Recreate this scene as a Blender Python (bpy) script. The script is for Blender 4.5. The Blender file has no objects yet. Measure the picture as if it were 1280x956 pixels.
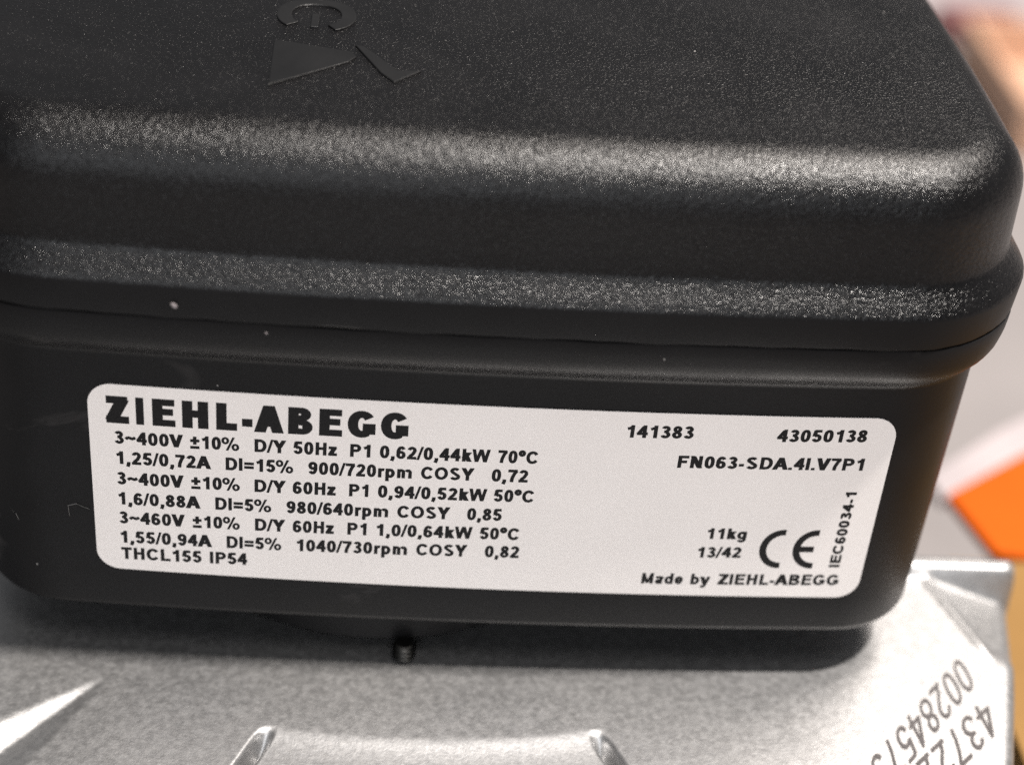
import bpy, bmesh, math, random
from mathutils import Vector, Matrix
random.seed(4)
S = 0.001                       # everything below is written in millimetres
scene = bpy.context.scene
COL = scene.collection

# ------------------------------------------------------------------ camera
FPX = 2250.0
cd = bpy.data.cameras.new('camera')
cam = bpy.data.objects.new('camera', cd); COL.objects.link(cam)
cd.sensor_fit = 'HORIZONTAL'; cd.sensor_width = 36.0; cd.lens = 36.0 * FPX / 1280.0
cd.clip_start = 0.005; cd.clip_end = 60.0
PITCH, YAW, ROLL = 0.5768861641, 0.0890720191, 0.0961061377
CPOS = Vector((-15.1186, -182.8686, 122.1708)) * S
fw = Vector((math.sin(YAW) * math.cos(PITCH), math.cos(YAW) * math.cos(PITCH), -math.sin(PITCH)))
r0 = Vector((math.cos(YAW), -math.sin(YAW), 0)); u0 = r0.cross(fw)
rt = math.cos(ROLL) * r0 + math.sin(ROLL) * u0
up = -math.sin(ROLL) * r0 + math.cos(ROLL) * u0
cam.matrix_world = Matrix(((rt.x, up.x, -fw.x, CPOS.x), (rt.y, up.y, -fw.y, CPOS.y),
                           (rt.z, up.z, -fw.z, CPOS.z), (0, 0, 0, 1)))
cd.dof.use_dof = True
cd.dof.focus_distance = 0.224
cd.dof.aperture_fstop = 10.5
scene.camera = cam

# ------------------------------------------------------------------ light
world = bpy.data.worlds.new('World'); scene.world = world; world.use_nodes = True
bg = world.node_tree.nodes['Background']
bg.inputs[0].default_value = (0.95, 0.965, 1.0, 1); bg.inputs[1].default_value = 0.15

def area_lamp(name, loc, target, size, size_y, power, color):
    l = bpy.data.lights.new(name, 'AREA'); l.shape = 'RECTANGLE'
    l.size = size; l.size_y = size_y; l.energy = power; l.color = color
    o = bpy.data.objects.new(name, l); COL.objects.link(o)
    o.location = loc
    o.rotation_euler = (Vector(target) - Vector(loc)).to_track_quat('-Z', 'Y').to_euler()
    return o
area_lamp('ceiling_lamp', (0.62, -0.14, 1.75), (0.02, 0.0, 0.0), 0.09, 0.09, 82.0, (1.0, 0.94, 0.88))
area_lamp('ceiling_panel', (0.64, 0.54, 1.40), (0.05, 0.0, 0), 0.55, 0.55, 31.0, (1.0, 0.915, 0.84))
area_lamp('ceiling_panel', (0.15, -0.62, 1.40), (0, 0, 0), 0.5, 0.5, 6.5, (1.0, 0.97, 0.95))
area_lamp('front_fill', (-0.25, -1.75, 0.85), (0, 0, 0), 1.3, 0.9, 16.5, (0.94, 0.965, 1.0))  # added fill lamp low in front, brightens the label; no actual opening here

vs = scene.view_settings
vs.view_transform = 'Standard'; vs.look = 'None'; vs.exposure = 0.0; vs.gamma = 1.0
vs.use_curve_mapping = False
scene.render.engine = 'CYCLES'
scene.cycles.use_denoising = False
scene.cycles.use_adaptive_sampling = False

# ------------------------------------------------------------------ material helpers
def mat(name):
    m = bpy.data.materials.new(name); m.use_nodes = True
    nt = m.node_tree
    return m, nt, nt.nodes['Principled BSDF'], nt.nodes, nt.links
def noise(nt, scale, detail=2.0, rough=0.5, dist=0.0, coord=None):
    n = nt.nodes.new('ShaderNodeTexNoise')
    n.inputs['Scale'].default_value = scale; n.inputs['Detail'].default_value = detail
    n.inputs['Roughness'].default_value = rough; n.inputs['Distortion'].default_value = dist
    if coord is not None: nt.links.new(coord, n.inputs['Vector'])
    return n
def coords(nt, scale=(1, 1, 1)):
    t = nt.nodes.new('ShaderNodeTexCoord'); mp = nt.nodes.new('ShaderNodeMapping')
    mp.inputs['Scale'].default_value = scale
    nt.links.new(t.outputs['Object'], mp.inputs['Vector'])
    return mp.outputs['Vector']
def ramp(nt, src, p0, c0, p1, c1, interp='LINEAR'):
    r = nt.nodes.new('ShaderNodeValToRGB'); r.color_ramp.interpolation = interp
    e = r.color_ramp.elements
    e[0].position = p0; e[0].color = c0 if len(c0) == 4 else (*c0, 1)
    e[1].position = p1; e[1].color = c1 if len(c1) == 4 else (*c1, 1)
    nt.links.new(src, r.inputs['Fac'])
    return r
def mixc(nt, fac, a, b):
    m = nt.nodes.new('ShaderNodeMix'); m.data_type = 'RGBA'
    if isinstance(fac, (int, float)): m.inputs['Factor'].default_value = fac
    else: nt.links.new(fac, m.inputs['Factor'])
    for i, v in ((6, a), (7, b)):
        if isinstance(v, tuple): m.inputs[i].default_value = (*v, 1)
        else: nt.links.new(v, m.inputs[i])
    return m.outputs[2]
def math_node(nt, op, a, b):
    m = nt.nodes.new('ShaderNodeMath'); m.operation = op
    for i, v in ((0, a), (1, b)):
        if isinstance(v, (int, float)): m.inputs[i].default_value = v
        else: nt.links.new(v, m.inputs[i])
    return m.outputs[0]
def bump(nt, height, dist, strength=1.0, normal=None):
    b = nt.nodes.new('ShaderNodeBump'); b.inputs['Distance'].default_value = dist
    b.inputs['Strength'].default_value = strength
    nt.links.new(height, b.inputs['Height'])
    if normal is not None: nt.links.new(normal, b.inputs['Normal'])
    return b.outputs['Normal']
def plastic(name, base, rough, grain_mm, depth_mm, specks=True, spec=0.5, dusty=0.0):
    m, nt, p, N, L = mat(name)
    c = coords(nt)
    g1 = noise(nt, 1.0 / (grain_mm * S), 2.0, 0.55, 0.4, c)
    g2 = noise(nt, 0.35 / (grain_mm * S), 2.0, 0.5, 0.0, c)
    h = math_node(nt, 'ADD', g1.outputs['Fac'], math_node(nt, 'MULTIPLY', g2.outputs['Fac'], 0.6))
    L.new(bump(nt, h, depth_mm * S), p.inputs['Normal'])
    big = noise(nt, 55.0, 4.0, 0.6, 0.6, c)
    col = ramp(nt, big.outputs['Fac'], 0.35, tuple(b * 0.85 for b in base), 0.75, tuple(b * 1.35 for b in base)).outputs['Color']
    if dusty:
        sm = noise(nt, 38.0, 5.0, 0.65, 1.2, coords(nt, (0.45, 1, 1.3)))
        f = ramp(nt, sm.outputs['Fac'], 0.60, (0, 0, 0), 0.80, (dusty,) * 3)
        col = mixc(nt, f.outputs['Color'], col, (0.10, 0.092, 0.09))
    if specks:
        v = N.new('ShaderNodeTexVoronoi'); v.inputs['Scale'].default_value = 210.0
        L.new(c, v.inputs['Vector'])
        dot = math_node(nt, 'LESS_THAN', v.outputs['Distance'], 0.026)
        sep = N.new('ShaderNodeSeparateColor'); L.new(v.outputs['Color'], sep.inputs[0])
        keep = math_node(nt, 'GREATER_THAN', sep.outputs[0], 0.7)
        col = mixc(nt, math_node(nt, 'MULTIPLY', dot, keep), col, (0.30, 0.29, 0.28))
    L.new(col, p.inputs['Base Color'])
    rr = ramp(nt, big.outputs['Fac'], 0.3, (rough - 0.05,) * 3, 0.75, (rough + 0.07,) * 3)
    L.new(rr.outputs['Color'], p.inputs['Roughness'])
    p.inputs['Specular IOR Level'].default_value = spec
    return m
M = {}
M['lid'] = plastic('grained_black_plastic', (0.0030, 0.0029, 0.0032), 0.24, 0.31, 0.14, spec=0.30)
M['base'] = plastic('smooth_black_plastic', (0.0052, 0.0051, 0.0056), 0.42, 0.22, 0.016, spec=0.16, dusty=0.55)
M['recess'] = plastic('polished_mark_plastic', (0.0045, 0.0045, 0.0048), 0.36, 0.30, 0.03, specks=False, spec=0.33)

def m_label():
    m, nt, p, N, L = mat('pearl_white_label_film')
    n = noise(nt, 60.0, 3.0, 0.5, 0.0, coords(nt))
    L.new(ramp(nt, n.outputs['Fac'], 0.3, (0.825, 0.775, 0.745), 0.7, (0.855, 0.805, 0.775)).outputs['Color'], p.inputs['Base Color'])
    p.inputs['Roughness'].default_value = 0.36
    f = noise(nt, 900.0, 2.0, 0.5, 0.0, coords(nt))
    L.new(bump(nt, f.outputs['Fac'], 0.01 * S), p.inputs['Normal'])
    return m
M['label'] = m_label()
def m_ink(name, col, rough):
    m, nt, p, N, L = mat(name)
    n = noise(nt, 2600.0, 2.0, 0.6, 0.0, coords(nt))
    L.new(ramp(nt, n.outputs['Fac'], 0.3, tuple(c * 0.75 for c in col), 0.8, tuple(c * 1.5 for c in col)).outputs['Color'], p.inputs['Base Color'])
    p.inputs['Roughness'].default_value = rough
    p.inputs['Specular IOR Level'].default_value = 0.15
    return m
M['ink'] = m_ink('black_thermal_ink', (0.008, 0.0075, 0.008), 0.5)
M['stamp'] = m_ink('grey_inkjet_ink', (0.06, 0.055, 0.055), 0.6)

def m_alu():
    m, nt, p, N, L = mat('cast_aluminium')
    c = coords(nt)
    g = noise(nt, 2300.0, 2.0, 0.6, 0.5, c); b2 = noise(nt, 1100.0, 2.0, 0.5, 0.0, c); big = noise(nt, 30.0, 2.0, 0.5, 0.0, c)
    col = mixc(nt, 0.45, ramp(nt, g.outputs['Fac'], 0.25, (0.37, 0.372, 0.378), 0.8, (0.48, 0.473, 0.466)).outputs['Color'],
               ramp(nt, big.outputs['Fac'], 0.3, (0.335, 0.337, 0.345), 0.75, (0.455, 0.448, 0.44)).outputs['Color'])
    v = N.new('ShaderNodeTexVoronoi'); v.inputs['Scale'].default_value = 160.0; L.new(c, v.inputs['Vector'])
    dot = math_node(nt, 'LESS_THAN', v.outputs['Distance'], 0.05)
    sep = N.new('ShaderNodeSeparateColor'); L.new(v.outputs['Color'], sep.inputs[0])
    col = mixc(nt, math_node(nt, 'MULTIPLY', dot, math_node(nt, 'GREATER_THAN', sep.outputs[0], 0.8)), col, (0.25, 0.24, 0.25))
    L.new(col, p.inputs['Base Color'])
    p.inputs['Metallic'].default_value = 0.93
    L.new(ramp(nt, b2.outputs['Fac'], 0.3, (0.40,) * 3, 0.7, (0.50,) * 3).outputs['Color'], p.inputs['Roughness'])
    h = math_node(nt, 'ADD', g.outputs['Fac'], math_node(nt, 'MULTIPLY', b2.outputs['Fac'], 0.4))
    L.new(bump(nt, h, 0.028 * S), p.inputs['Normal'])
    return m
M['alu'] = m_alu()
def simple(name, c0, c1, scale, rough, metal=0.0, bmp=0.0):
    m, nt, p, N, L = mat(name)
    n = noise(nt, scale, 4.0, 0.6, 0.3, coords(nt))
    L.new(ramp(nt, n.outputs['Fac'], 0.3, c0, 0.72, c1).outputs['Color'], p.inputs['Base Color'])
    p.inputs['Roughness'].default_value = rough; p.inputs['Metallic'].default_value = metal
    if bmp: L.new(bump(nt, n.outputs['Fac'], bmp * S), p.inputs['Normal'])
    return m
M['floor'] = simple('pale_concrete', (0.15, 0.138, 0.137), (0.195, 0.18, 0.178), 12.0, 0.6, 0, 0.4)
M['orange'] = simple('orange_paint', (0.34, 0.056, 0.001), (0.39, 0.07, 0.002), 20.0, 0.75)
M['orange'].node_tree.nodes['Principled BSDF'].inputs['Specular IOR Level'].default_value = 0.12
M['peach'] = simple('faded_orange_plastic', (0.42, 0.255, 0.17), (0.50, 0.31, 0.21), 14.0, 0.5)
M['pale'] = simple('pale_plastic', (0.25, 0.222, 0.228), (0.31, 0.275, 0.28), 30.0, 0.5)
M['card'] = simple('tan_cardboard', (0.15, 0.075, 0.012), (0.18, 0.092, 0.018), 40.0, 0.8, 0, 0.2)
M['maroon'] = simple('dark_red_rubber', (0.10, 0.035, 0.035), (0.14, 0.05, 0.05), 40.0, 0.6)
M['steel'] = simple('blackened_steel', (0.035, 0.035, 0.033), (0.07, 0.068, 0.065), 900.0, 0.38, 1.0)
M['rotor'] = simple('dark_rotor_steel', (0.05, 0.05, 0.055), (0.08, 0.08, 0.085), 60.0, 0.5, 0.6)

# ------------------------------------------------------------------ object helpers
def link(name, me, material, parent=None, smooth=True, extra=()):
    o = bpy.data.objects.new(name, me); COL.objects.link(o)
    me.materials.clear(); me.materials.append(material)
    for e in extra: me.materials.append(e)
    if smooth:
        for p in me.polygons: p.use_smooth = True
    if parent is not None: o.parent = parent
    return o
def mesh(name, verts, faces):
    me = bpy.data.meshes.new(name)
    me.from_pydata([tuple(c * S for c in v) for v in verts], [], faces)
    me.validate(); me.update()
    return me
def thing(name, label, cat, loc=(0, 0, 0), group=None):
    o = bpy.data.objects.new(name, None); COL.objects.link(o)
    o.empty_display_size = 0.02
    o['label'] = label; o['category'] = cat
    if group: o['group'] = group
    return o
def sharpen(me, deg):
    me.set_sharp_from_angle(angle=math.radians(deg))
def prism(pts, z0, z1, bevel=0.0, segs=3):
    bm = bmesh.new()
    lo = [bm.verts.new((x * S, y * S, z0 * S)) for x, y in pts]
    f = bm.faces.new(lo)
    ret = bmesh.ops.extrude_face_region(bm, geom=[f])
    nv = [v for v in ret['geom'] if isinstance(v, bmesh.types.BMVert)]
    bmesh.ops.translate(bm, verts=nv, vec=(0, 0, (z1 - z0) * S))
    bmesh.ops.recalc_face_normals(bm, faces=bm.faces)
    if bevel:
        bmesh.ops.bevel(bm, geom=list(bm.edges), offset=bevel * S, segments=segs, profile=0.5, affect='EDGES', clamp_overlap=True)
    me = bpy.data.meshes.new('prism'); bm.to_mesh(me); bm.free()
    return me
def loft(rings, cap0=True, cap1=True):
    n = len(rings[0]); v = [p for r in rings for p in r]; f = []
    for i in range(len(rings) - 1):
        for j in range(n):
            k = (j + 1) % n
            f.append((i * n + j, i * n + k, (i + 1) * n + k, (i + 1) * n + j))
    if cap0: f.append(tuple(reversed(range(n))))
    if cap1: f.append(tuple(range((len(rings) - 1) * n, len(rings) * n)))
    return v, f

# ------------------------------------------------------------------ setting
fl = link('floor', mesh('floor', [(-6000, -6000, -170), (6000, -6000, -170), (6000, 9000, -170), (-6000, 9000, -170)], [(0, 1, 2, 3)]), M['floor'], smooth=False)
fl['kind'] = 'structure'

# ------------------------------------------------------------------ fan motor casting
motor = thing('motor_housing', 'speckled silver cast aluminium motor housing under the black terminal box', 'motor')
ZP = -44.0
def smooth(a, b, t):
    t = max(0.0, min(1.0, (t - a) / (b - a))); return t * t * (3 - 2 * t)
def x_right(y):
    pts = [(-90, 37), (-60, 54), (-40, 63), (-15, 71.3), (0, 75.6), (13, 79.0), (27, 82.6), (110, 82.6)]
    for (a, xa), (b, xb) in zip(pts, pts[1:]):
        if y <= b: return xa + (xb - xa) * (y - a) / (b - a)
    return 82.6
def y_back(x): return 27.5 + 62 * (1 - smooth(36, 60, x))
def z_cast(x, y):
    z = ZP
    yb = y_back(x); d = yb - y
    if x > 34:                                   # rounded lip along the back edge
        z += 1.7 * smooth(4.6, 2.6, d)
    z -= 1.6 * (1 - math.sqrt(max(0, 1 - max(0, 1 - d / 1.6) ** 2)))
    xr = x_right(y); e = xr - x
    z -= 2.2 * (1 - math.sqrt(max(0, 1 - max(0, 1 - e / 2.2) ** 2)))
    # sloping corner facet on the right
    ax, ay, bx, by = 67.2, 25.0, 72.6, 8.0
    nx, ny = -(by - ay), (bx - ax); l = math.hypot(nx, ny)
    s = ((x - ax) * nx + (y - ay) * ny) / l
    if d > 2.2:
        z -= 0.34 * max(0, s) * smooth(4.0, 9.0, y) * smooth(3.0, 5.2, d)
        z += 0.45 * math.exp(-(s / 0.8) ** 2) * smooth(5, 9, y) * smooth(3.0, 5.2, d)
    # sloping pocket in front, with a narrow groove down either side
    xa = -26.0 + 0.42 * (y + 12.2); xb = 14.6 - 0.43 * (y + 10.9)
    t = max(0.0, min(1.0, (x - xa) / max(1e-3, xb - xa)))
    yb2 = -12.2 + 1.3 * t - 1.9 * (1 - (2 * t - 1) ** 2)
    sd = yb2 - y
    if sd > 0:
        ins = smooth(-0.8, 0.8, x - xa) * smooth(-0.8, 0.8, xb - x)
        z -= ins * (0.50 * (1 - math.exp(-(sd / 2.6) ** 1.6)) + 0.03 * sd)
        for xs in (xa - 0.8, xb + 0.8):
            z -= 3.4 * smooth(1.35, 0.0, abs(x - xs)) * smooth(0.0, 3.2, sd)
    # wedge-shaped facet falling away at the left
    s1 = (x + 48.9) * -0.62 + (y + 4.2) * -0.785; q1 = (x + 48.9) * -0.785 - (y + 4.2) * -0.62
    if s1 > 0:
        hw = 0.1 + 0.24 * s1
        z -= min(3.0, 0.085 * s1) * smooth(hw * 1.1 + 0.5, -0.2 * hw, abs(q1 - 0.04 * s1))
    return z
NX, NY, N0 = 780, 300, 24
def y_row(j, x):                                  # rows lie closer where the casting carries its relief
    if j <= N0: return -85 + 57 * j / N0
    return -28 + (j - N0) / (NY - N0) * (y_back(x) + 28)
V = []; Fc = []
for j in range(NY + 1):
    for i in range(NX + 1):
        u = i / NX
        x2 = -125 + u * (82.6 + 125)
        for _ in range(2):
            y = y_row(j, x2)
            x2 = -125 + u * (x_right(y) + 125)
        V.append((x2, y, z_cast(x2, y)))
for j in range(NY):
    for i in range(NX):
        a = j * (NX + 1) + i
        Fc.append((a, a + 1, a + NX + 2, a + NX + 1))
# skirt down the outer edge
per = [i for i in range(NX + 1)] + [j * (NX + 1) + NX for j in range(1, NY + 1)] + \
      [NY * (NX + 1) + i for i in range(NX - 1, -1, -1)] + [j * (NX + 1) for j in range(NY - 1, 0, -1)]
b0 = len(V)
for k in per: V.append((V[k][0], V[k][1], -62.0))
for k in range(len(per)):
    q = (k + 1) % len(per)
    Fc.append((per[k], b0 + k, b0 + q, per[q]))
Fc.append(tuple(reversed(range(b0, b0 + len(per)))))
me = mesh('casting_plate', V, Fc); sharpen(me, 50)
link('casting_plate', me, M['alu'], motor)
# rotor drum below, standing on the floor
rings = []
for z, r in ((-170, 84), (-170, 86), (-168, 88), (-70, 88), (-64, 84), (-61.0, 78)):
    rings.append([(-14 + r * math.cos(t * math.tau / 96), 2 + r * math.sin(t * math.tau / 96) * 0.95, z) for t in range(96)])
v, f = loft(rings); me = mesh('rotor_drum', v, f); sharpen(me, 40)
link('rotor_drum', me, M['rotor'], motor)
# ------------------------------------------------------------------ terminal box
box = thing('terminal_box', 'black plastic terminal box with rounded grained lid and a white rating label', 'terminal box')
XC, HX, BOW, YF, DR = -3.0, 64.0, 2.2, 0.85, math.tan(math.radians(1.5))
XL, XR, YB, RC = -67.5, 61.2, 80.0, 13.0
def outline(out, n_arc=14, n_x=44, n_y=24, rc=None):
    rc = RC if rc is None else rc
    xl, xr, yf, yb = XL - out, XR + out, YF - out, YB + out
    r = max(1.0, rc + out); p = []
    def arc(cx, cy, a0):
        for i in range(n_arc):
            a = math.radians(a0 + 90 * i / n_arc); p.append((cx + r * math.cos(a), cy + r * math.sin(a)))
    for i in range(n_x): p.append((xl + r + (xr - xl - 2 * r) * i / n_x, yf))
    arc(xr - r, yf + r, -90)
    for i in range(n_y): p.append((xr, yf + r + (yb - yf - 2 * r) * i / n_y))
    arc(xr - r, yb - r, 0)
    for i in range(n_x): p.append((xr - r - (xr - xl - 2 * r) * i / n_x, yb))
    arc(xl + r, yb - r, 90)
    for i in range(n_y): p.append((xl, yb - r - (yb - yf - 2 * r) * i / n_y))
    arc(xl + r, yf + r, 180)
    ym = (YF + YB) / 2; hy = (YB - YF) / 2
    q = []
    for x, y in p:                               # walls bulge slightly outward
        wy = max(-1, min(1, (y - ym) / hy)); wx = max(-1, min(1, (x - XC) / HX))
        q.append((x + 0.9 * wx * (1 - wy * wy), y + BOW * wy * (1 - wx * wx)))
    return q
def seam(x, y):                                  # slightly uneven moulded parting line
    return 0.05 * math.sin(x * 0.9 + y) + 0.04 * math.sin(x * 2.3 + 1.7) + 0.04 * math.sin(x * 0.23 + 0.5) + 0.025 * math.sin(x * 5.1 - y)
def ring(out, z, rc=None):
    return [(x, y, z + (seam(x, y) if 11.8 < z < 12.4 else 0.6 * seam(x + 7, y) if 11.5 < z < 11.8 else 0.0)) for x, y in outline(out, rc=rc)]
def face_y(x, z): return YF - BOW * (1 - ((x - XC) / HX) ** 2) - z * DR

# base housing
prof = [(-14, -36.2), (-3.2, -36.2)]
for i in range(6):
    a = math.radians(90 * i / 5)
    prof.append((-36.2 * DR - 1.3 * (1 - math.sin(a)) - 0.05, -36.2 + 1.3 * (1 - math.cos(a))))
prof += [(-30 * DR, -30), (-20 * DR, -20), (-10 * DR, -10), (0, 0), (4.2 * DR, 4.2)]
prof += [(0.16, 4.6), (0.45, 5.0), (1.0, 5.6), (1.5, 6.1), (2.1, 6.8), (2.55, 7.7), (2.78, 8.7), (2.98, 9.8), (3.12, 11.3), (3.05, 11.68), (2.2, 11.75), (-3, 11.75)]
v, f = loft([ring(o, z) for o, z in prof], True, True)
me = mesh('base_housing', v, f); sharpen(me, 40)
base = link('base_housing', me, M['base'], box)
# lid
prof = [(-3, 11.9), (2.0, 11.9), (3.2, 11.92), (3.38, 12.06), (3.46, 12.5), (3.78, 16.0), (3.74, 16.4), (3.55, 16.75)]
prof += [(2.6, 17.8), (1.6, 19.0), (1.22, 19.5), (1.14, 19.75), (1.1, 20.2), (1.06, 22.5), (1.02, 25.5), (1.0, 26.8)]
R_ = 7.0; ZT = 34.05
for i in range(1, 13):
    a = math.radians(90 * i / 12)
    prof.append((1.0 - R_ * (1 - math.cos(a)), ZT - R_ + R_ * math.sin(a)))
prof += [(-6.6, ZT), (-8.5, ZT)]
v, f = loft([ring(o, z, 14.0) for o, z in prof], True, True)
lid_me = mesh('lid', v, f)
lid = link('lid', lid_me, M['lid'], box, extra=(M['base'],))

# ------------------------------------------------------------------ stroke lettering
def arc(cx, cy, rx, ry, a0, a1, n=14, e=2.0):
    out = []
    for i in range(n + 1):
        a = math.radians(a0 + (a1 - a0) * i / n); c, s = math.cos(a), math.sin(a)
        out.append((cx + rx * math.copysign(abs(c) ** (2 / e), c), cy + ry * math.copysign(abs(s) ** (2 / e), s)))
    return out
def glyph(c, a=0.10, b=0.088):
    """centre-line strokes on a cap height of 1; a, b are half the stem and half the bar thickness; returns advance, strokes"""
    D = 0.776
    L, R = 0.05 + a, 0.725 - a; mx = (L + R) / 2; rx = (R - L) / 2
    if c == ' ': return 0.388, []
    if c == '0': return D, [arc(mx, .5, rx, .5 - b, 0, 360, 32, 2.3)]
    if c == '1': return D, [[(.50 - a * .1, 0), (.50 - a * .1, 1)], [(.48, .86), (.33, .76), (.15, .70)]]
    if c == '2': return D, [arc(mx, .705, rx - .01, .295 - b, 172, -18, 14) + [(.46, .43), (.27, .25), (.13 + a, b * 1.2)], [(.05, b), (.72, b)]]
    if c == '3': return D, [arc(mx - .01, .735, rx - .03, .265 - b, 165, -85, 14), arc(mx, .285, rx, .285 - b, 88, -165, 16), [(.27, .535), (.42, .535)]]
    if c == '4': return D, [[.8, (.50, .93), (.13, .33)], [(.03, .225 + b), (.75, .225 + b)], [(.53, 0), (.53, 1)]]
    if c == '5': return D, [[(.68, 1 - b), (.20, 1 - b)], [(.14 + a, .95), (.07 + a, .47)], arc(mx, .325, rx, .325 - b, 142, -165, 18)]
    if c == '6': return D, [arc(mx, .32, rx, .32 - b, 0, 360, 24), arc(mx + .02, .5, rx + .02, .5 - b, 40, 190, 16)]
    if c == '9': return D, [arc(mx, .68, rx, .32 - b, 0, 360, 24), arc(mx - .02, .5, rx + .02, .5 - b, 220, 370, 16)]
    if c == '7': return D, [[(.05, 1 - b), (.72, 1 - b)], [(.66, .90), (.50, .66), (.37, .33), (.33, 0)]]
    if c == '8': return D, [arc(mx, .735, rx - .035, .265 - b, 0, 360, 24), arc(mx, .285, rx, .285 - b, 0, 360, 24)]
    if c == 'A': return 1.0, [[(a * .95 + .0, 0), (.505, 1)], [(1.0 - a * .95, 0), (.495, 1)], [(.25, .22 + b), (.75, .22 + b)]]
    if c == 'B': return 1.0, [[(.10 + a, 0), (.10 + a, 1)], [(.15, 1 - b), (.55, 1 - b)] + arc(.57, .75, .33 - a, .25 - b, 90, -90, 12) + [(.15, .5 + b * .2)],
                              [(.15, .54), (.58, .54 - b * .1)] + arc(.60, .28, .36 - a, .28 - b, 90, -90, 12) + [(.15, b)]]
    if c == 'C': return 1.0, [arc(.52, .5, .47 - a, .5 - b, 33, 327, 28, 2.1)]
    if c == 'D': return 1.0, [[(.10 + a, 0), (.10 + a, 1)], [(.15, 1 - b), (.45, 1 - b)] + arc(.46, .5, .49 - a, .5 - b, 90, -90, 18, 2.2) + [(.15, b)]]
    if c == 'E': return .93, [[(.10 + a, 0), (.10 + a, 1)], [(.15, 1 - b), (.87, 1 - b)], [(.15, .53), (.82, .53)], [(.15, b), (.89, b)]]
    if c == 'F': return .853, [[(.10 + a, 0), (.10 + a, 1)], [(.15, 1 - b), (.82, 1 - b)], [(.15, .50), (.72, .50)]]
    if c == 'G': return 1.086, [arc(.53, .5, .48 - a, .5 - b, 35, 310, 30, 2.1) + [(1.0 - a, .2)], [(1.0 - a, .13), (1.0 - a, .53)], [(.56, .53 - b), (1.0, .53 - b)]]
    if c == 'H': return 1.0, [[(.10 + a, 0), (.10 + a, 1)], [(.90 - a, 0), (.90 - a, 1)], [(.15, .53), (.85, .53)]]
    if c == 'I': return .388, [[(.194, 0), (.194, 1)]]
    if c == 'L': return .853, [[(.10 + a, 0), (.10 + a, 1)], [(.15, b), (.82, b)]]
    if c == 'M': return 1.163, [[(.10 + a, 0), (.10 + a, 1)], [(1.063 - a, 0), (1.063 - a, 1)], [.72, (.10 + a, .97), (.582, .06)], [.72, (1.063 - a, .97), (.582, .06)]]
    if c == 'N': return 1.0, [[(.10 + a, 0), (.10 + a, 1)], [(.90 - a, 0), (.90 - a, 1)], [(.10 + a, .97), (.90 - a, .03)]]
    if c == 'O': return 1.086, [arc(.543, .5, .49 - a, .5 - b, 0, 360, 32, 2.1)]
    if c == 'P': return .93, [[(.10 + a, 0), (.10 + a, 1)], [(.15, 1 - b), (.50, 1 - b)] + arc(.53, .69, .35 - a, .31 - b, 90, -90, 14) + [(.15, .38 + b)]]
    if c == 'S': return .93, [arc(.46, .735, .37 - a, .265 - b, 25, 240, 16) + arc(.47, .275, .39 - a, .275 - b, 60, -160, 18)]
    if c == 'T': return .853, [[(.427, 0), (.427, 1)], [(.03, 1 - b), (.82, 1 - b)]]
    if c == 'V': return .93, [[(a, 1), (.47, 0)], [(.93 - a, 1), (.46, 0)]]
    if c == 'W': return 1.318, [[.82, (a, 1), (.35, 0)], [.82, (.66, 1), (.35, 0)], [.82, (.66, 1), (.97, 0)], [.82, (1.318 - a, 1), (.97, 0)]]
    if c == 'Y': return .93, [[.9, (a * 1.1, 1), (.465, .42)], [.9, (.93 - a * 1.1, 1), (.465, .42)], [(.465, 0), (.465, .46)]]
    if c == 'Z': return .853, [[(.04, 1 - b), (.80, 1 - b)], [(.80 - a * 1.1, 1 - b), (.02 + a * 1.2, b)], [(.02, b), (.83, b)]]
    if c == '-': return .465, [[(.06, .32), (.41, .32)]]
    if c == '.': return .388, [[(.194, 0), (.194, .19)]]
    if c == ',': return .388, [[(.21, .19), (.21, .02), (.13, -.18)]]
    if c == '/': return .388, [[.58, (.04, -.02), (.35, 1.02)]]
    if c == '=': return .816, [[(.06, .29), (.76, .29)], [(.06, .59), (.76, .59)]]
    if c == '~': return .816, [[(.07, .40), (.18, .49), (.29, .52), (.41, .48), (.53, .44), (.64, .47), (.75, .56)]]
    if c == '±': return .767, [[(.05, .60), (.72, .60)], [(.385, .30), (.385, .92)], [(.05, .08), (.72, .08)]]
    if c == '°': return .559, [arc(.28, .80, .15, .15, 0, 360, 20)]
    if c == '%': return 1.242, [[.74] + arc(.26, .74, .185, .20, 0, 360, 20), [.74] + arc(.98, .26, .185, .20, 0, 360, 20), [.52, (.86, 1.02), (.38, -.02)]]
    X = .725
    if c == 'a': return .776, [arc(.38, X - .19, .27, .19 - b, 165, 30, 10) + [(.66 - a, .42), (.66 - a, 0)], arc(.36, .215, .30 - a, .225 - b, 0, 360, 20)]
    if c == 'b': return .853, [[(.09 + a, 0), (.09 + a, 1)], arc(.43, .36, .35 - a, .37 - b, 0, 360, 22)]
    if c == 'd': return .853, [[(.77 - a, 0), (.77 - a, 1)], arc(.41, .36, .35 - a, .37 - b, 0, 360, 22)]
    if c == 'e': return .776, [arc(.39, .36, .355 - a, .37 - b, 5, 330, 24), [(.12, .35), (.72, .35)]]
    if c == 'g': return .853, [arc(.41, .37, .35 - a, .36 - b, 0, 360, 22), [(.77 - a, X), (.77 - a, .0)], arc(.42, .0, .35 - a, .29 - b, 0, -160, 14)]
    if c == 'k': return .776, [[(.09 + a, 0), (.09 + a, 1)], [(.70 - a, X), (.25, .30)], [(.40, .42), (.75 - a, 0)]]
    if c == 'm': return 1.242, [[(.09 + a, 0), (.09 + a, X)], arc(.385, X - .25, .295 - a, .25 - b, 150, 0, 10) + [(.68 - a, 0)], arc(.875, X - .25, .295 - a, .25 - b, 155, 0, 10) + [(1.17 - a, 0)]]
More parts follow.
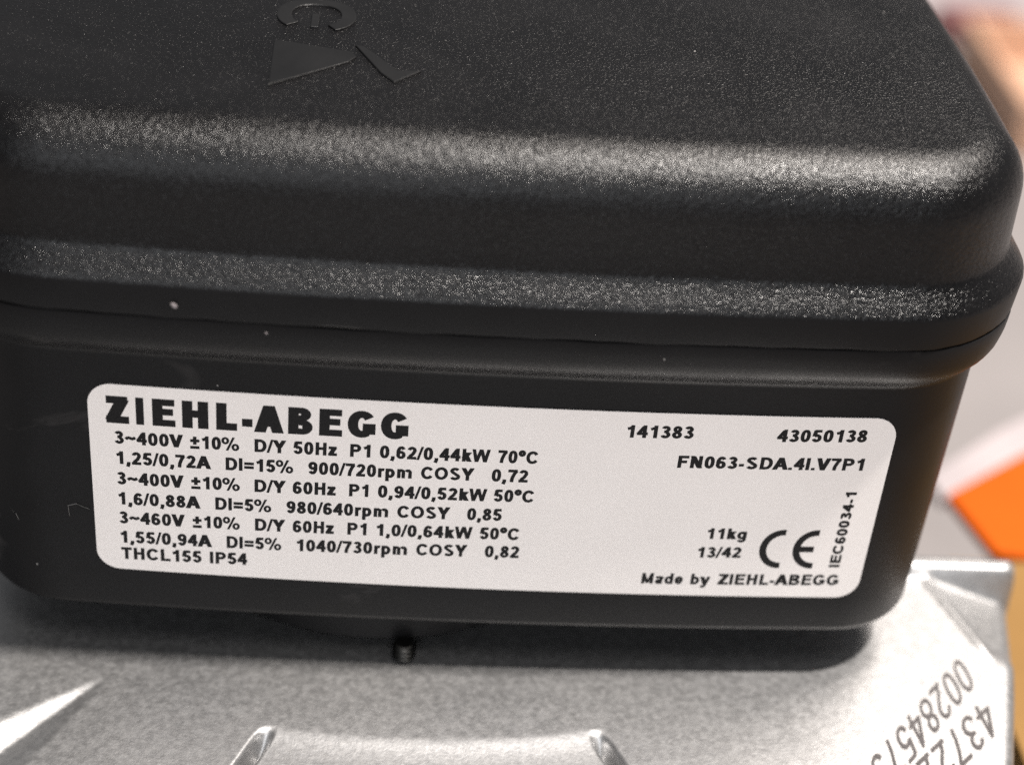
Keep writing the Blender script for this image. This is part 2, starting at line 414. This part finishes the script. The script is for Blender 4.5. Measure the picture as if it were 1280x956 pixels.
    if c == 'p': return .853, [[(.09 + a, -.28), (.09 + a, X)], arc(.43, .36, .35 - a, .37 - b, 0, 360, 22)]
    if c == 'r': return .543, [[(.09 + a, 0), (.09 + a, X)], arc(.46, X - .28, .36 - a, .28 - b, 170, 68, 8)]
    if c == 'y': return .776, [[(a * .9, X), (.40, .02)], [(.776 - a * .9, X), (.46, .12), (.38, -.12), (.28, -.20), (.08, -.19)]]
    if c == 'z': return .698, [[(.04, X - b), (.63, X - b)], [(.60 - a, X - b), (.05 + a, b)], [(.03, b), (.66, b)]]
    raise KeyError(c)
def stroke_mesh(paths, a, b):
    """turn centre lines into flat ribbons: list of (verts, faces)"""
    V, F, T = [], [], []
    for pi, p in enumerate(paths):
        kw = 1.0
        if isinstance(p[0], (int, float)): kw, p = p[0], p[1:]
        closed = math.dist(p[0], p[-1]) < 1e-6 and len(p) > 3
        if closed: p = p[:-1]
        n = len(p); i0 = len(V)
        for i in range(n):
            A = p[(i - 1) % n] if (closed or i) else p[i]
            Bq = p[(i + 1) % n] if (closed or i < n - 1) else p[i]
            def unit(q, r):
                dx, dy = r[0] - q[0], r[1] - q[1]; l = math.hypot(dx, dy) or 1
                return dx / l, dy / l
            if A == p[i]: d = unit(p[i], Bq); k = 1
            elif Bq == p[i]: d = unit(A, p[i]); k = 1
            else:
                d1, d2 = unit(A, p[i]), unit(p[i], Bq)
                d = unit((0, 0), (d1[0] + d2[0], d1[1] + d2[1]))
                k = 1 / max(0.6, d[0] * d1[0] + d[1] * d1[1])
            ox, oy = -d[1] * a * k * kw, d[0] * b * k * kw
            if abs(d[0]) > .08 and abs(d[1]) > .08 and n == 2 and not closed:   # slanted bars end flat on the cap and base lines
                h = kw * (a * abs(d[1]) + b * abs(d[0])) / max(abs(d[1]), .3)
                ox, oy = (-h if d[1] > 0 else h), 0
            V += [(p[i][0] + ox, p[i][1] + oy), (p[i][0] - ox, p[i][1] - oy)]
            T += [pi, pi]
        m = n if closed else n - 1
        for i in range(m):
            k = (i + 1) % n
            F.append((i0 + 2 * i, i0 + 2 * k, i0 + 2 * k + 1, i0 + 2 * i + 1))
    return V, F, T
def text_ink(txt, a, b):
    """flat ribbons of a whole word with its ink extent normalised to x 0..1; y stays on cap height 1"""
    V, F, T = [], [], []; x = 0; k0 = 0
    for ch in txt:
        adv, paths = glyph(ch, a, b)
        v, f, t = stroke_mesh(paths, a, b)
        n = len(V)
        V += [(p[0] + x, p[1]) for p in v]; F += [tuple(i + n for i in q) for q in f]; T += [i + k0 for i in t]
        k0 += len(paths); x += adv
    lo = min(p[0] for p in V); hi = max(p[0] for p in V)
    return [((p[0] - lo) / (hi - lo), p[1]) for p in V], F, T

# ------------------------------------------------------------------ rating label
LH, LT, LR = 29.05, 0.14, 3.0
def on_face(u, v, off):
    return (u, face_y(u, -v) - off, -v)
V = []; Fc = []; NU = 80
vv = [LR * (1 - math.cos(math.radians(90 * i / 10))) for i in range(11)]
vv = vv + [LR + (LH - 2 * LR) * i / 6 for i in range(1, 6)] + [LH - t for t in reversed(vv)]
for v_ in vv:
    e = LR - v_ if v_ < LR else (v_ - (LH - LR) if v_ > LH - LR else 0)
    ins = LR - math.sqrt(max(0, LR * LR - e * e))
    for i in range(NU + 1):
        u = -50 + ins + (100 - 2 * ins) * i / NU
        V.append(on_face(u, v_ + 0.45 * (u + 50) / 100 * (v_ / LH), LT))
NR = len(vv)
for j in range(NR - 1):
    for i in range(NU):
        a_ = j * (NU + 1) + i
        Fc.append((a_, a_ + NU + 1, a_ + NU + 2, a_ + 1))
per = [i for i in range(NU + 1)] + [j * (NU + 1) + NU for j in range(1, NR)] + [(NR - 1) * (NU + 1) + i for i in range(NU - 1, -1, -1)] + [j * (NU + 1) for j in range(NR - 2, 0, -1)]
b0 = len(V)
for k in per: V.append((V[k][0], V[k][1] + LT + 0.05, V[k][2]))
for k in range(len(per)):
    q = (k + 1) % len(per); Fc.append((per[k], per[q], b0 + q, b0 + k))
me = mesh('rating_label', V, Fc); sharpen(me, 40)
label = link('rating_label', me, M['label'], box)
label['label'] = 'white rating label printed with black motor data'

def ink_object(name, pieces, lab=None):
    """pieces: (verts in label millimetres (u, v), faces, layer)"""
    V, F = [], []
    for vs_, fs_, ts_ in pieces:
        n = len(V)
        V += [on_face(u, v, LT + 0.012 + 0.0006 * (t % 7)) for (u, v), t in zip(vs_, ts_)]
        F += [tuple(i + n for i in q) for q in fs_]
    o = link(name, mesh(name, V, F), M['ink'], label, smooth=False)
    if lab: o['label'] = lab
    return o
def print_line(chunks, v0, v1, u0, u1, cap=1.97, a=0.132, b=0.108):
    pcs = []
    for txt, s, e in chunks:
        V, F, T = text_ink(txt, a, b)
        pcs.append(([(s + x * (e - s), v0 + (v1 - v0) * (s + x * (e - s) - u0) / (u1 - u0) - y * cap) for x, y in V], F, T))
    return ink_object('lettering', pcs)
print_line([('3~400V', -46.95, -38.54), ('±10%', -37.7, -31.68), ('D/Y', -29.81, -25.9), ('50Hz', -25.04, -19.66), ('P1', -18.06, -15.55), ('0,62/0,44kW', -14.39, -0.71), ('70°C', 0.25, 5.23)], 8.86, 8.46, -46, 3)
print_line([('1,25/0,72A', -46.88, -35.16), ('DI=15%', -33.38, -25.01), ('900/720rpm', -23.17, -10.28), ('COSY', -9.15, -2.49), ('0,72', -0.31, 4.25)], 11.97, 11.42, -46, 3)
print_line([('3~400V', -46.9, -38.6), ('±10%', -37.69, -31.63), ('D/Y', -29.81, -25.89), ('60Hz', -25.05, -19.66), ('P1', -18.0, -15.58), ('0,94/0,52kW', -14.38, -0.67), ('50°C', 0.2, 5.26)], 15.19, 14.62, -46, 3)
print_line([('1,6/0,88A', -46.89, -36.57), ('DI=5%', -34.73, -27.7), ('980/640rpm', -25.8, -12.96), ('COSY', -11.82, -5.12), ('0,85', -2.96, 1.45)], 18.39, 17.76, -46, 1)
print_line([('3~460V', -46.89, -38.6), ('±10%', -37.62, -31.66), ('D/Y', -29.75, -25.9), ('60Hz', -24.97, -19.73), ('P1', -18.03, -15.6), ('1,0/0,64kW', -14.35, -2.08), ('50°C', -1.13, 3.91)], 21.48, 20.82, -46, 3)
print_line([('1,55/0,94A', -46.89, -35.2), ('DI=5%', -33.36, -26.38), ('1040/730rpm', -24.45, -10.28), ('COSY', -9.11, -2.55), ('0,82', -0.27, 4.16)], 24.64, 23.8, -46, 3)
print_line([('THCL155', -46.87, -36.6), ('IP54', -35.54, -30.74)], 27.37, 27.11, -46, -31)
print_line([('141383', 15.85, 24.24)], 3.83, 3.72, 16, 24, 1.92)
print_line([('43050138', 34.74, 46.31)], 3.87, 3.69, 35, 46, 1.92)
print_line([('FN063-SDA.4I.V7P1', 22.84, 46.73)], 8.28, 8.16, 23, 46, 1.92)
print_line([('11kg', 28.23, 33.46)], 19.7, 19.67, 28, 33, 1.8)
print_line([('13/42', 27.41, 33.19)], 22.88, 22.78, 27, 33, 1.8)
print_line([('Made', 20.64, 26.15), ('by', 27.15, 29.75), ('ZIEHL-ABEGG', 30.75, 47.09)], 27.5, 27.33, 21, 47, 1.84)
# maker's name, heavy
pcs = []
for ch, s, e in [('Z', -47.96, -44.96), ('I', -44.2, -43.23), ('E', -42.21, -39.42), ('H', -38.6, -35.41), ('L', -34.47, -31.93), ('-', -31.34, -30.06), ('A', -29.89, -26.23), ('B', -25.73, -22.73), ('E', -21.94, -19.12), ('G', -18.48, -15.06), ('G', -14.42, -11.03)]:
    w = {'Z': .80, 'I': .3, 'E': .79, 'H': .8, 'L': .72, '-': .35, 'A': 1.0, 'B': .86, 'G': .95}[ch]
    a_ = 0.5 * 1.28 * w / (e - s)
    V, F, T = text_ink(ch, 0.5 if ch == 'I' else a_, {'B': 0.112, 'E': 0.122, '-': 0.145, 'A': 0.12, 'G': 0.13}.get(ch, 0.135))
    pcs.append(([(s + x * (e - s), 5.74 - 0.15 * (s + 48) / 36 - y * 4.05) for x, y in V], F, T))
ink_object('lettering', pcs, 'heavy black maker name')
# CE mark
def ce(c0, r_, bar):
    p = [arc(c0, 0, r_, r_, 95, 265, 30)]
    return p
pcs = []
for cx, bar in ((38.45, False), (42.9, True)):
    r_ = 2.48
    paths = [arc(cx, 21.2, r_, r_ * 1.12, -86, -274, 34)]
    if bar: paths.append([(cx - r_, 21.2), (cx - 0.15, 21.2)])
    V, F, T = stroke_mesh(paths, 0.47, 0.47)
    pcs.append((V, F, T))
ink_object('conformity_mark', pcs, 'black CE mark')
# upright standard number at the right end
V, F, T = text_ink('IEC60034-1', 0.125, 0.115)
ink_object('lettering', [([(46.74 - y * 1.45, 24.2 - x * 12.55) for x, y in V], F, T)])

# ------------------------------------------------------------------ marks raised on the lid
Vg, Fg, Tg = stroke_mesh([arc(0, 0, 4.1, 4.3, -62, 228, 30, 2.2)], 0.95, 0.95)
left = [Vg[i] for i in range(0, len(Vg), 2)]; right = [Vg[i] for i in range(1, len(Vg), 2)]
gpoly = [(-25.0 + x, 35.0 + y) for x, y in left + right[::-1]]
gbar = [(-25.6, 31.0), (-24.6, 31.0), (-24.6, 35.2), (-25.6, 35.2)]
polys = [[(-29.72, 26.28), (-29.46, 12.69), (-20.36, 20.8), (-19.47, 22.4), (-20.15, 23.83)],
         [(-19.79, 26.06), (-18.7, 25.74), (-14.44, 19.07), (-11.56, 19.35), (-14.77, 15.5), (-16.44, 18.06)],
         gpoly, gbar]
def mark(pts, h=0.2):
    n = len(pts); ar = sum(pts[i][0] * pts[(i + 1) % n][1] - pts[(i + 1) % n][0] * pts[i][1] for i in range(n))
    link('raised_mark', prism(pts if ar > 0 else pts[::-1], ZT - 0.3, ZT + h, 0.12, 3), M['recess'], lid, smooth=False)
for k, pts in enumerate(polys): mark(pts, 0.22 if k != 3 else 0.215)
sharpen(lid.data, 38)
for p in lid.data.polygons:
    if p.center.z < 16.3 * S: p.material_index = 1

# round collar and threaded stud under the box
rings = []
for r, z in ((20, -35.8), (34, -36.0), (34, -41.2), (33.4, -41.9), (29.0, -41.9), (29.0, -44.3), (8, -44.3)):
    rings.append([(-14 + r * math.cos(t * math.tau / 96), 36.5 + r * math.sin(t * math.tau / 96), z) for t in range(96)])
v, f = loft(rings[::-1]); me = mesh('collar', v, f); sharpen(me, 35)
link('collar', me, M['base'], box)
rings = []; n = 20
prof = [(0, -0.2), (1.2, -0.2)]
for i in range(3):
    y = 0.1 + i * 0.75
    prof += [(1.55, y), (1.95, y + 0.28), (1.95, y + 0.36), (1.55, y + 0.66)]
prof += [(1.5, 2.6)]
for r, y in prof:
    rings.append([(max(r, .02) * math.cos(t * math.tau / n), y, max(r, .02) * math.sin(t * math.tau / n)) for t in range(n)])
v, f = loft(rings); me = mesh('screw', v, f); sharpen(me, 30)
sc_ = link('screw', me, M['steel'], box)
sc_.location = (-9.8 * S, 1.7 * S, -43.6 * S); sc_.rotation_euler = (math.radians(90), 0, 0); sc_.scale = (0.82, 1.0, 0.82)

# ------------------------------------------------------------------ code printed on the casting
def casting_print(txt, start, adv, rd, ud, height, bend):
    V, F = [], []; x0 = 0
    for k, ch in enumerate(txt):
        a_, b_ = 0.072, 0.062
        ad, paths = glyph(ch, a_, b_)
        v, f, t = stroke_mesh(paths, a_, b_)
        n = len(V)
        for (x, y), tt in zip(v, t):
            s = (k + (x - 0.39) / 0.776 * 0.92) * adv; h = (y - 0.5) * height
            bx = start[0] + rd[0] * s + ud[0] * h + bend * s * s * (-rd[1])
            by = start[1] + rd[1] * s + ud[1] * h + bend * s * s * rd[0]
            V.append((bx, by, z_cast(bx, by) + 0.10 + 0.0008 * (tt % 5)))
        F += [tuple(i + n for i in q) for q in f]
    return link('printed_code', mesh('printed_code', V, F), M['stamp'], motor, smooth=False)
casting_print('00284573', (68.3, 2.2), 3.52, (-0.634, -0.773), (0.149, -0.989), 6.0, 0.0)
casting_print('43722', (69.4, -6.4), 3.7, (-0.699, -0.715), (0.149, -0.989), 6.0, 0.0)

# ------------------------------------------------------------------ out-of-focus things behind
ob = thing('orange_bracket', 'bright orange pointed plate out of focus at the right edge', 'bracket')
link('plate', prism([(102, 108.5), (122.5, 124.3), (142, 138), (142, 84), (112.5, 88.6), (107, 89.5)], -93, -90, 0.8), M['orange'], ob, smooth=False)
link('post', prism([(134, 126), (141, 126), (141, 136), (134, 136)], -170, -93, 0.8), M['orange'], ob, smooth=False)
ps = thing('pale_strip', 'pale pinkish white strip lying behind the orange plate', 'strip')
link('strip', prism([(102.5, 111.5), (124, 128.5), (146, 144), (142, 154), (122, 139), (101, 120)], -97, -93.8, 0.9), M['pale'], ps, smooth=False)
link('support', prism([(135, 139), (142, 142), (140, 148), (133, 146)], -170, -97, 0.6), M['pale'], ps, smooth=False)
cb = thing('cardboard_box', 'tan cardboard box beside the silver motor housing', 'box')
link('carton', prism([(86, -40), (190, -40), (190, 62), (86, 62)], -170, -71.4, 0.8), M['card'], cb, smooth=False)
link('flap', prism([(86.3, -39.5), (137.5, -39.5), (137.5, 61.5), (86.3, 61.5)], -71.2, -70, 0.3), M['card'], cb, smooth=False)
link('flap', prism([(138.5, -39.5), (189.6, -39.5), (189.6, 61.5), (138.5, 61.5)], -71.2, -70, 0.3), M['card'], cb, smooth=False)
def tray(name, x, y, w, d, h, material, lab, cat):
    t = thing(name, lab, cat)
    link('bottom', prism([(x, y), (x + w, y), (x + w, y + d), (x, y + d)], -170, -167, 0.5), material, t, smooth=False)
    for nm, a_, b_, c_, d_ in (('side', x, y, x + 3, y + d), ('side', x + w - 3, y, x + w, y + d), ('side', x + 3.1, y, x + w - 3.1, y + 3), ('side', x + 3.1, y + d - 3, x + w - 3.1, y + d)):
        link(nm, prism([(a_, b_), (c_, b_), (c_, d_), (a_, d_)], -166.9, -170 + h, 0.5), material, t, smooth=False)
    return t
tray('storage_tray', 226, 440, 110, 90, 22, M['peach'], 'blurred peach orange tray behind the lid corner', 'tray')
link_me = prism([(224, 548), (262, 548), (262, 572), (224, 572)], -170, -158, 3)
o = link('rubber_block', link_me, M['maroon'], smooth=False)
o['label'] = 'blurred dark red block behind the orange tray'; o['category'] = 'block'
o = link('paper_sheet', prism([(190, 585), (420, 585), (420, 800), (190, 800)], -170, -168.5, 0.2), M['pale'], smooth=False)
o['label'] = 'blurred pale sheet on the floor at the top corner'; o['category'] = 'sheet'

# ------------------------------------------------------------------ dust
def fleck(x, z, w, h, out, ang, lab):
    y = face_y(x, z) - out
    c, s = math.cos(ang), math.sin(ang)
    pts = [(-w, 0), (-w * .3, h), (w * .6, h * .8), (w, -.1 * h), (w * .2, -h)]
    V = []
    for dy in (0.0, -0.18):
        V += [(x + px * c - pz * s, y + dy, z + px * s + pz * c) for px, pz in pts]
    F = [tuple(range(5))[::-1], tuple(range(5, 10))] + [(i, (i + 1) % 5, 5 + (i + 1) % 5, 5 + i) for i in range(5)]
    o = link('paint_fleck', mesh('paint_fleck', V, F), M['pale'], smooth=False)
    o['label'] = lab; o['category'] = 'fleck'; o['group'] = 'white flecks on the box rim'
fleck(-38.7, 14.1, 0.42, 0.22, 3.64, -0.6, 'small white fleck on the lid rim above the label, the larger one')
fleck(-28.2, 10.8, 0.16, 0.07, 3.06, -0.5, 'tiny white fleck just under the lid seam')

def lint(pts, lab):
    path = []
    for (x0, z0), (x1, z1) in zip(pts, pts[1:]):
        for i in range(6):
            t = i / 6; path.append((x0 + (x1 - x0) * t, z0 + (z1 - z0) * t))
    path.append(pts[-1]); V = []; F = []; r = 0.045
    for k, (x, z) in enumerate(path):
        y = face_y(x, z) - 0.06
        V += [(x, y - r, z), (x + r, y + r, z - r), (x - r, y + r, z + r)]
        if k:
            a = 3 * (k - 1)
            F += [(a + i, a + (i + 1) % 3, a + 3 + (i + 1) % 3, a + 3 + i) for i in range(3)]
    F += [(0, 2, 1), (len(V) - 3, len(V) - 2, len(V) - 1)]
    o = link('lint_fibre', mesh('lint_fibre', V, F), M['lint'], smooth=True)
    o['label'] = lab; o['category'] = 'lint'; o['group'] = 'lint on the front of the box'
M['lint'] = simple('grey_lint', (0.16, 0.155, 0.15), (0.22, 0.21, 0.2), 300.0, 0.8)
lint([(-53.2, -20.9), (-53.3, -19.3), (-52.2, -18.9), (-51.2, -19.4), (-50.6, -19.6)], 'thin bent grey lint fibre just left of the rating label')
lint([(-60.6, -20.6), (-60.0, -21.2), (-59.7, -22.2)], 'short curved grey lint fibre near the left edge of the box front')
